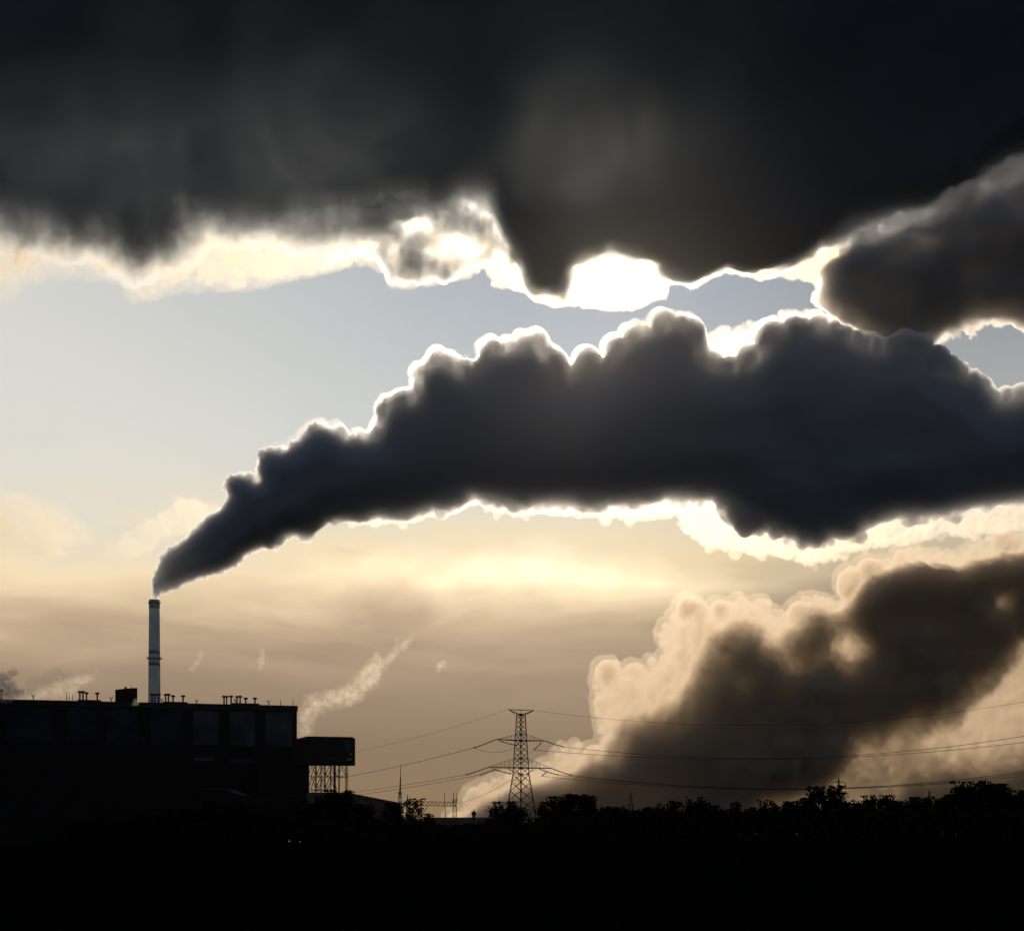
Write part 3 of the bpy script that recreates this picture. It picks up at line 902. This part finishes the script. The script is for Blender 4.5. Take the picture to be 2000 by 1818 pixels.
line((880, 1572), (950, 1549), (1010, 1514), 700, DP, 'thin wire rising from the gantry mast to the pylon', 0.07)
line((1042, 1387), (1450, 1416), (2100, 1352), DP, 470, 'topmost wire crossing the steam cloud to the right edge', 0.05)
line((1100, 1458), (1400, 1479.5), (2100, 1419), DP, 470, 'upper wire of the middle pair crossing the steam cloud', 0.085)
line((1043, 1464), (1400, 1482.5), (2100, 1436), DP, 500, 'lower wire of the middle pair crossing the steam cloud', 0.085)
line((1116, 1513), (1550, 1540), (2100, 1490), DP, 470, 'upper wire of the lowest set just above the right tree tops', 0.085)
line((1089, 1512.5), (1450, 1539.5), (2100, 1496), DP, 485, 'middle wire of the lowest set just above the right tree tops', 0.085)
line((1058, 1515), (1450, 1541), (2100, 1502), DP, 500, 'bottom wire of the lowest set just above the right tree tops', 0.085)
line((927, 1459.5), (967, 1469), (1012, 1455.5), DP, DP, 'short slack wire looping beneath the pylon\'s middle left arm', 0.06, 16)

# ---- the switchyard left of the pylon
DS = 690.0
mS = DS / F
def sp(px, py, dy=0.0): return Vector(((px - 1000) * mS, DS + dy, max(CZ + (HOR - py) * mS, 0)))
def truss_post(m, px, top, w0, dy=0.0, n=6, wd=0.16):
    a = [sp(px - w0 / 2, 1660, dy), sp(px + w0 / 2, 1660, dy)]
    b = [sp(px - w0 / 3, top, dy), sp(px + w0 / 3, top, dy)]
    for d_ in (-w0 * mS / 2, w0 * mS / 2):
        o_ = Vector((0, d_, 0))
        for s_ in (0, 1): m.bar(a[s_] + o_, b[s_] + o_ * 0.66, wd * 1.3)
        for q in range(n):
            m.bar(a[0].lerp(b[0], q / n) + o_, a[1].lerp(b[1], (q + 1) / n) + o_, wd)
            m.bar(a[1].lerp(b[1], q / n) + o_, a[0].lerp(b[0], (q + 1) / n) + o_, wd)
gt = thing('substation_gantry', 'lattice steel gantry beam on two masts left of the large pylon', 'gantry', sp(840, 1700))
m = MB()
for (xa, xb) in ((796, 892),):
    ka, kb = sp(xa, 1564.5), sp(xb, 1566)
    la, lb = sp(xa, 1571.5), sp(xb, 1574)
    for d_ in (-0.7, 0.7):
        o_ = Vector((0, d_, 0))
        m.bar(ka + o_, kb + o_, 0.24); m.bar(la + o_, lb + o_, 0.24)
        n_ = 12
        for q in range(n_):
            m.bar(ka.lerp(kb, q / n_) + o_, la.lerp(lb, (q + 0.5) / n_) + o_, 0.15)
            m.bar(la.lerp(lb, (q + 0.5) / n_) + o_, ka.lerp(kb, (q + 1) / n_) + o_, 0.15)
child(m, 'beam', M_STEEL, gt)
for px_, tp in ((798, 1562), (888, 1560)):
    m = MB(); truss_post(m, px_, tp, 9, n=9)
    child(m, 'mast', M_STEEL, gt)
for a, b, w0, w1 in ((sp(868, 1548), sp(872, 1640), 0.2, 0.35), (sp(886, 1546), sp(886, 1566), 0.22, 0.3), (sp(892, 1548), sp(892, 1566), 0.18, 0.25), (sp(796, 1551), sp(796, 1564), 0.2, 0.6)):
    m = MB(); m.bar(a, b, w0, w1)
    child(m, 'lightning_rod', M_STEEL, gt)
m = MB()
m.bar(sp(812, 1572), sp(826, 1592), 0.35); m.bar(sp(836, 1573), sp(822, 1594), 0.35); m.bar(sp(824, 1590), sp(824, 1640), 0.5)
child(m, 'strut', M_STEEL, gt)
m = MB()
truss_post(m, 786, 1550, 7, -15, 8)
m.bar(sp(786, 1552, -15), sp(787, 1520, -15), 0.75, 0.4); m.bar(sp(787, 1520, -15), sp(787.5, 1493, -15), 0.3, 0.12)
m.bar(sp(781, 1549, -15), sp(791, 1549, -15), 0.3)
mesh_thing(m, 'lightning_mast', M_STEEL, 'tall tapering mast ending in a needle beside the sloping shed roof', 'mast')
m = MB(); m.bar(sp(975, 1660), sp(975, 1549), 0.32, 0.14)
mesh_thing(m, 'thin_pole', M_STEEL, 'thin upright pole just left of the large pylon\'s foot', 'pole')
m = MB(); m.bar(sp(944, 1640), sp(955, 1590), 0.5, 0.2)
mesh_thing(m, 'leaning_pole', M_STEEL, 'short leaning pole between the ball topped mast and the pylon', 'pole')
bt = thing('ball_topped_mast', 'slim mast carrying a dark ball on the low roofs left of pylon', 'mast', sp(925.5, 1700))
c = sp(925.5, 1588.5)
m = MB(); m.bar(sp(925.5, 1700), sp(925.5, 1592), 1.5, 1.2, 8); child(m, 'post', M_STEEL, bt)
m = MB(); m.lathe(c, [(1.25 * math.cos(a), 1.25 * math.sin(a)) for a in np.linspace(-1.45, 1.45, 11)], 16); child(m, 'ball', M_STEEL, bt, True)
m = MB(); m.bar(c + Vector((0, 0, 1.1)), sp(925.5, 1579.5), 0.45, 0.12); child(m, 'spike', M_STEEL, bt)

# ---- far pylons over the tree tops
def far_pylon(px, top, y, w, arms, label, drop=0.0, name='electricity_pylon'):
    sc = y / F
    def q(a, b, dy=0.0): return Vector(((a - 1000) * sc, y + dy, max(CZ + (HOR - b) * sc, 0)))
    t = thing(name, label, 'pylon', q(px, 1800))
    m = MB()
    n_ = 14
    foot = HOR + CZ / sc
    for k in range(4):
        sx, sy = ((1, 1), (1, -1), (-1, 1), (-1, -1))[k]
        m.bar(Vector(((px + sx * w - 1000) * sc, y + sy * w * sc, 0)), q(px + sx * w * 0.15, top + 6, sy * w * 0.15 * sc), 0.45)
    for k in range(n_):
        a, b = foot + (top + 6 - foot) * k / n_, foot + (top + 6 - foot) * (k + 1) / n_
        wa, wb = w * (1 - 0.85 * k / n_), w * (1 - 0.85 * (k + 1) / n_)
        for dd in (-1, 1):
            m.bar(q(px - wa, a, dd * wa * sc), q(px + wb, b, dd * wb * sc), 0.28)
            m.bar(q(px + wa, a, dd * wa * sc), q(px - wb, b, dd * wb * sc), 0.28)
    m.bar(q(px, top + 7), q(px, top), 0.5, 0.25)
    child(m, 'tower_body', M_STEEL, t)
    for (ay, ah) in arms:
        m = MB()
        m.bar(q(px - ah, ay), q(px + ah, ay), 0.5)
        m.bar(q(px - ah, ay), q(px, ay - 3.5), 0.3); m.bar(q(px + ah, ay), q(px, ay - 3.5), 0.3)
        child(m, 'cross_arm', M_STEEL, t)
        if drop:
            for sg in (-1, 1):
                m = MB(); m.bar(q(px + sg * ah, ay), q(px + sg * ah, ay + drop), 0.55)
                child(m, 'insulator', M_GLASS, t)
    return t
far_pylon(1638, 1516.5, 1150, 5.5, [(1527.5, 13), (1548, 18)], 'distant pylon with hanging insulators rising behind the domed tree on the right', 10)
far_pylon(1232, 1544, 1500, 9.0, [(1573, 9)], 'small distant narrow pylon right of the large one')
far_pylon(1815, 1539, 1700, 5.0, [(1556, 5)], 'tiny far pylon tip above the right tree line')
far_pylon(1440, 1560, 1600, 5.0, [(1575, 12)], 'tiny far pylon with a wide flat arm, mid right among tree tops')

# ---- two small lamps low in the dark
M_LAMP = bpy.data.materials.new('lamp_glow')
M_LAMP.use_nodes = True
t_ = NT(M_LAMP.node_tree)
e_ = t_.n('ShaderNodeEmission')
e_.inputs[0].default_value = (1, 0.93, 0.85, 1); e_.inputs[1].default_value = 0.07
o_ = t_.n('ShaderNodeOutputMaterial'); t_.t.links.new(e_.outputs[0], o_.inputs['Surface'])
for px_, py_, lb in ((565, 1644, 'left one of two small pale lamps low in the black foreground'), (586, 1646, 'right one of two small pale lamps low in the black foreground')):
    y_ = 260.0
    b = P(px_, py_, y_)
    t = thing('lamp_post', lb, 'lamp', (b.x, y_, 0), 'small lamps in the dark foreground')
    m = MB(); m.bar((b.x, y_, 0), (b.x, y_, b.z), 0.12, 0.08, 8); child(m, 'post', M_STEEL, t)
    m = MB(); m.lathe(b, [(0.06, 0), (0.16, 0.08), (0.17, 0.28), (0.08, 0.36)], 10); child(m, 'lamp_head', M_LAMP, t, True)

# ---- trees
def tree_proto(kind, seed):
    """unit tree (height 1): returns trunk MB and crown arrays. kind: round, cone, sparse, tall"""
    r = np.random.default_rng(seed)
    wood = MB()
    tips = []
    wid = {'round': 0.48, 'cone': 0.30, 'sparse': 0.38, 'tall': 0.33}[kind]
    wood.tube([(0, 0, 0), (0.01, 0, 0.3), (-0.01, 0.01, 0.6), (0.0, 0, 0.92)], [0.035, 0.028, 0.016, 0.004], 6)
    nl = {'round': 26, 'cone': 30, 'sparse': 18, 'tall': 26}[kind]
    for k in range(nl):
        h = 0.22 + 0.68 * (k + r.random()) / nl
        u = (h - 0.22) / 0.78
        if kind == 'cone': ext = wid * (1.0 - 0.85 * u)
        elif kind == 'round': ext = wid * math.sqrt(max(1 - (2 * u - 0.85) ** 2 * 0.8, 0.05))
        else: ext = wid * math.sqrt(max(1 - (2 * u - 1.0) ** 2 * 0.85, 0.06))
        ext *= r.uniform(0.65, 1.12)
        a = r.uniform(0, 2 * PI)
        up = {'round': 0.35, 'cone': 0.05, 'sparse': 0.55, 'tall': 0.7}[kind] * ext * r.uniform(0.6, 1.3)
        e = Vector((math.cos(a) * ext, math.sin(a) * ext, min(h + up, 1.0)))
        s0 = Vector((0, 0, h))
        md = s0.lerp(e, 0.5) + Vector(r.normal(0, 0.02, 3))
        wood.tube([s0, md, e], [0.010, 0.006, 0.002], 4)
        for q in range(4):
            b0 = s0.lerp(e, r.uniform(0.45, 1.0))
            tp = b0 + Vector(r.normal(0, 0.07, 3)) + Vector((0, 0, 0.03))
            wood.tube([b0, tp], [0.004, 0.0012], 3)
            tips.append(tp)
        tips.append(e)
    tips.append(Vector((0, 0, 0.95)))
    nleaf = {'round': 2600, 'cone': 2400, 'sparse': 1100, 'tall': 2000}[kind]
    T = np.array([tuple(t) for t in tips])
    c = T[r.integers(0, len(T), nleaf)] + r.normal(0, {'sparse': 0.028}.get(kind, 0.042), (nleaf, 3))
    c[:, 2] = np.clip(c[:, 2], 0.08, 1.03)
    s = r.uniform(0.018, 0.042, (nleaf, 1))
    d1 = r.normal(size=(nleaf, 3)); d1 /= np.linalg.norm(d1, axis=1, keepdims=True)
    d2 = np.cross(d1, r.normal(size=(nleaf, 3))); d2 /= np.linalg.norm(d2, axis=1, keepdims=True)
    v = np.stack([c - d1 * s, c + d2 * s * 0.6, c + d1 * s, c - d2 * s * 0.6], 1).reshape(-1, 3)
    f = np.arange(nleaf * 4).reshape(-1, 4)
    return wood, v, f
PROTO = {}
for kind, n_ in (('round', 4), ('cone', 2), ('sparse', 3), ('tall', 2)):
    for k in range(n_):
        wood, v, f = tree_proto(kind, 100 + len(PROTO))
        tr = wood.build('trunk', M_BARK)
        cr = np_mesh('crown', v, f, M_LEAF)
        PROTO[(kind, k)] = (tr.data, cr.data)
        bpy.data.objects.remove(tr); bpy.data.objects.remove(cr)

# column, top row, width, shape, distance (photo pixels, metres)
TREES = [
 (225, 1600, 90, 'round', 300), (300, 1592, 90, 'round', 320), (365, 1582, 70, 'round', 330), (415, 1570, 70, 'round', 340), (458, 1578, 60, 'round', 330), (510, 1590, 60, 'round', 320), (562, 1596, 52, 'round', 330),
 (606, 1574, 46, 'round', 360), (636, 1557, 56, 'round', 370), (662, 1548, 44, 'round', 380), (690, 1574, 52, 'round', 360), (718, 1592, 50, 'round', 350), (747, 1602, 40, 'round', 350),
 (767, 1571, 26, 'tall', 420), (784, 1588, 34, 'round', 400), (806, 1563, 30, 'sparse', 420), (824, 1592, 34, 'sparse', 400), (826, 1605, 40, 'round', 380),
 (852, 1620, 44, 'round', 360), (882, 1614, 38, 'round', 380), (906, 1612, 34, 'round', 380), (940, 1613, 40, 'round', 380), (964, 1603, 32, 'round', 380),
 (984, 1569, 48, 'round', 420), (1004, 1580, 40, 'round', 420), (1030, 1615, 36, 'round', 400),
 (1053, 1600, 32, 'round', 420), (1076, 1570, 42, 'round', 430), (1100, 1559, 46, 'tall', 440), (1124, 1555, 46, 'round', 440), (1150, 1558, 36, 'tall', 430), (1172, 1583, 40, 'round', 420), (1200, 1578, 46, 'round', 420), (1224, 1592, 36, 'round', 420),
 (1256, 1580, 40, 'sparse', 430), (1270, 1590, 44, 'round', 430), (1303, 1568, 34, 'sparse', 430), (1322, 1570, 22, 'sparse', 430), (1300, 1594, 40, 'round', 420),
 (1350, 1574, 30, 'cone', 420), (1364, 1560, 44, 'cone', 420), (1388, 1576, 40, 'round', 420), (1424, 1590, 36, 'round', 420), (1444, 1570, 30, 'sparse', 430), (1466, 1580, 30, 'sparse', 430), (1500, 1566, 26, 'sparse', 430), (1506, 1580, 40, 'round', 420), (1532, 1578, 36, 'round', 420), (1552, 1568, 40, 'round', 420),
 (1580, 1562, 44, 'round', 420), (1612, 1540, 54, 'round', 430), (1630, 1552, 36, 'round', 420),
 (1662, 1572, 34, 'round', 420), (1690, 1566, 40, 'round', 430), (1716, 1557, 42, 'round', 430), (1745, 1566, 38, 'round', 430), (1772, 1568, 36, 'round', 430), (1796, 1560, 40, 'round', 430),
 (1826, 1563, 36, 'round', 430), (1852, 1556, 42, 'round', 430), (1878, 1542, 46, 'tall', 430), (1900, 1531, 58, 'round', 440), (1926, 1554, 30, 'round', 430), (1944, 1536, 34, 'tall', 440), (1963, 1541, 36, 'round', 440), (1988, 1556, 40, 'round', 430), (2014, 1548, 50, 'round', 430)]
MARKS = [(-50, 'from the left edge of the photo, below the power station'), (580, 'from the trestle\'s left column, in front of the brownish shed'), (760, 'from the sloping shed\'s right end, by the gantry'),
         (840, 'right of the gantry\'s middle strut'), (975, 'from the thin pole, round the large pylon\'s foot'), (1045, 'right of the large pylon'), (1240, 'right of the narrow distant pylon'),
         (1335, 'right of the bright gap in the tree line'), (1560, 'of the clump before the pylon with hanging insulators'), (1645, 'right of the pylon with hanging insulators'), (1818, 'right of the tiny far pylon tip')]
ORD = ['first', 'second', 'third', 'fourth', 'fifth', 'sixth', 'seventh', 'eighth', 'ninth', 'tenth', 'eleventh', 'twelfth']
LOOK = {'round': 'dark bushy tree', 'cone': 'dark pointed tree', 'sparse': 'thin open twiggy tree', 'tall': 'dark upright tree'}
SPECIAL = {1612: 'big domed tree standing before the distant pylon with hanging insulators', 1900: 'biggest rounded tree, rising highest near the right edge',
           1322: 'thin forked tree beside the bright gap in the tree line', 1364: 'dark pointed tree, taller one right of the bright gap',
           662: 'dark bushy tree reaching up to the trestle\'s thickest column', 984: 'dark bushy tree hiding the large pylon\'s left foot'}
cnt = {}
for i, (px_, top, wd, kind, y_) in enumerate(sorted(TREES)):
    b = P(px_, top, y_)
    hgt = b.z
    nk = {'round': 4, 'cone': 2, 'sparse': 3, 'tall': 2}[kind]
    md_t, md_c = PROTO[(kind, i % nk)]
    mark = max(k for k, mm in enumerate(MARKS) if px_ >= mm[0])
    cnt[mark] = cnt.get(mark, 0) + 1
    lb = SPECIAL.get(px_, f"{LOOK[kind]}, {ORD[cnt[mark] - 1]} {MARKS[mark][1]}")
    t = thing('tree', lb, 'tree', (b.x, y_, 0), 'trees of the dark tree line')
    wreal = wd * y_ / F
    base_w = {'round': 0.96, 'cone': 0.62, 'sparse': 0.78, 'tall': 0.70}[kind]
    sxy = wreal / base_w * 1.5
    for nm, md in (('trunk', md_t), ('crown', md_c)):
        o = bpy.data.objects.new(nm, md)
        C.objects.link(o)
        o.parent = t
    t.scale = (sxy, sxy, hgt)
    t.rotation_euler = (0, 0, (i * 2.4) % (2 * PI))

# bushes filling the foot of the tree line: one dense mass of undergrowth
uv, uc = [], []
n_u = 90000
pxs = rng.uniform(120, 2060, n_u)
yy = rng.uniform(300, 470, n_u)
topr = 1606 - 20 * sstep(pxs, 1040, 1120) + 9 * gnoise(pxs / 60.0, yy / 40.0, 9) + 5 * gnoise(pxs / 18.0, yy / 20.0, 10) + np.where(pxs < 600, 8, 0)
topr = topr + 10 * np.exp(-((pxs - 895) / 70.0) ** 2) + 6 * np.exp(-((pxs - 1035) / 14.0) ** 2)
ztop = CZ + (HOR - topr) / F * yy
zz_ = ztop * rng.random(n_u) ** 0.6
c = np.stack([(pxs - 1000) / F * yy, yy, zz_], 1)
s_ = rng.uniform(0.25, 0.6, (n_u, 1))
d1 = rng.normal(size=(n_u, 3)); d1 /= np.linalg.norm(d1, axis=1, keepdims=True)
d2 = np.cross(d1, rng.normal(size=(n_u, 3))); d2 /= np.linalg.norm(d2, axis=1, keepdims=True)
uv = np.stack([c - d1 * s_, c + d2 * s_ * 0.7, c + d1 * s_, c - d2 * s_ * 0.7], 1).reshape(-1, 3)
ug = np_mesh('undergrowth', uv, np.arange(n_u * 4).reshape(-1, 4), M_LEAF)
tag(ug, kind='stuff')

# ---- thin clouds and small wisps of steam
def wisp(poly, D, thick, dens_mat, label, name='cloud', cat='cloud', step=2.0, ramp=20, warp=(12, 40), power=1.3, rough=1.7, rsize=30, seed=1, group=None, boct=4):
    xs_ = [p[0] for p in poly]; ys_ = [p[1] for p in poly]
    pad = warp[0] + 6
    c = Cloud(min(xs_) - pad, min(ys_) - pad, max(xs_) + pad, max(ys_) + pad, step, D, seed=seed)
    c.layer(poly, thick, ramp, warp=warp, power=power, rough=rough, rsize=rsize, boct=boct)
    o = c.build(name, dens_mat)
    return tag(o, label, cat, group)
M_CIRR = cloud_mat('high_thin_cloud', 0.0022, 0.75, 0.15, (0.98, 0.91, 0.77))
M_WISP = cloud_mat('white_steam', 0.035, 0.70, 0.15, (0.97, 0.90, 0.80))
DCI = 5200.0
wisp([(520, 1150), (600, 1080), (760, 1050), (950, 1040), (1200, 1060), (1420, 1110), (1500, 1150), (1400, 1180), (1150, 1200), (860, 1205), (640, 1190)], DCI + 300, 130, M_CIRR, 'broad soft cream cloud veil below the plume, behind its streaks', step=5, ramp=75, warp=(50, 160), rough=0.9, rsize=140, seed=50)
wisp([(-80, 1110), (-80, 975), (60, 972), (120, 980), (150, 1005), (200, 1030), (190, 1060), (120, 1085), (40, 1100)], DCI, 520, M_CIRR, 'pale puffy cloud low at the left edge left of chimney', step=4, ramp=45, warp=(24, 90), rsize=90, seed=51)
wisp([(190, 1090), (215, 1055), (260, 1030), (310, 1000), (345, 978), (390, 975), (440, 985), (430, 1010), (380, 1040), (320, 1062), (250, 1095)], DCI, 520, M_CIRR, 'pale pinkish cloud peeping out behind the plume above the chimney', step=4, ramp=40, warp=(20, 70), rsize=80, seed=52)
wisp([(780, 1140), (830, 1105), (900, 1085), (960, 1074), (1040, 1080), (1150, 1100), (1260, 1120), (1360, 1150), (1300, 1160), (1180, 1165), (1040, 1150), (900, 1165), (800, 1160)], DCI, 130, M_CIRR, 'bright cream streak of cloud under the middle of the plume', step=4, ramp=30, warp=(24, 110), rsize=110, seed=53)
wisp([(560, 1130), (640, 1095), (760, 1080), (840, 1090), (800, 1120), (700, 1135), (620, 1150)], DCI, 90, M_CIRR, 'faint cream streak of cloud under the plume\'s left half', step=4, ramp=30, warp=(24, 110), rsize=110, seed=54)
WG = 'small wisps of steam over the power station'
wisp([(574, 1444), (576, 1400), (584, 1368), (602, 1352), (640, 1345), (680, 1328), (705, 1300), (728, 1270), (756, 1276), (775, 1250), (806, 1232), (816, 1248), (785, 1278), (756, 1310), (735, 1350), (695, 1380), (650, 1392), (625, 1400), (614, 1430), (602, 1446)], 905, 13, M_WISP, 'long steam trail rising right from behind the hall\'s right corner', 'steam_wisp', 'steam', 1.5, 22, (16, 34, 6), rsize=30, seed=61, group=WG, boct=5)
wisp([(842, 1318), (848, 1295), (860, 1278), (872, 1290), (876, 1305), (862, 1312)], 930, 6, M_WISP, 'tiny faint steam puff alone between the hall and the pylon', 'steam_wisp', 'steam', 1.5, 12, (12, 20, 5), rsize=12, seed=64, group=WG)
wisp([(500, 1310), (502, 1280), (510, 1260), (522, 1268), (520, 1290), (512, 1315)], 930, 4, M_WISP, 'faint upright steam wisp above the right part of the hall', 'steam_wisp', 'steam', 1.5, 7, (6, 14), rsize=10, seed=65, group=WG)
wisp([(364, 1310), (378, 1290), (388, 1266), (402, 1270), (396, 1292), (380, 1312)], 930, 4, M_WISP, 'faint steam wisp right of the chimney\'s gallery', 'steam_wisp', 'steam', 1.5, 7, (6, 14), rsize=10, seed=66, group=WG)
wisp([(0, 1370), (30, 1345), (60, 1318), (110, 1300), (160, 1305), (195, 1300), (190, 1330), (160, 1345), (150, 1372), (90, 1375), (30, 1385)], 905, 9, M_WISP, 'broad pale steam drifting over the hall roof at far left', 'steam_wisp', 'steam', 1.5, 16, (10, 30), rsize=20, seed=67, group=WG)
wisp([(255, 1378), (262, 1362), (272, 1366), (274, 1374), (268, 1382)], 868, 5, M_WISP, 'small pale steam puff at the roof penthouse\'s right foot', 'steam_wisp', 'steam', 1.0, 4, (3, 8), rsize=6, seed=68, group=WG)
M_DARKSM = cloud_mat('grey_smoke', 0.10, 0.55, 0.3, (0.75, 0.72, 0.70))
wisp([(-30, 1370), (-30, 1302), (10, 1308), (30, 1300), (40, 1312), (25, 1325), (48, 1345), (50, 1362), (20, 1372)], 850, 14, M_DARKSM, 'small dark grey smoke cloud at the left edge above the roof', 'smoke_wisp', 'smoke', 1.5, 12, (9, 22), rsize=16, seed=69)


# ---- the air itself: an even thin haze round the observer and everything on the ground
m = MB()
m.box((-2600, -200, -1), (2600, 1690, 205.6))
hz_mat = bpy.data.materials.new('haze_air')
hz_mat.use_nodes = True
t_ = NT(hz_mat.node_tree)
pv = t_.n('ShaderNodeVolumePrincipled')
pv.inputs['Color'].default_value = (0.95, 0.95, 0.95, 1)
pv.inputs['Density'].default_value = 0.000005
pv.inputs['Anisotropy'].default_value = 0.92
o_ = t_.n('ShaderNodeOutputMaterial')
t_.t.links.new(pv.outputs[0], o_.inputs['Volume'])
haze = m.build('haze', hz_mat)
tag(haze, kind='stuff')
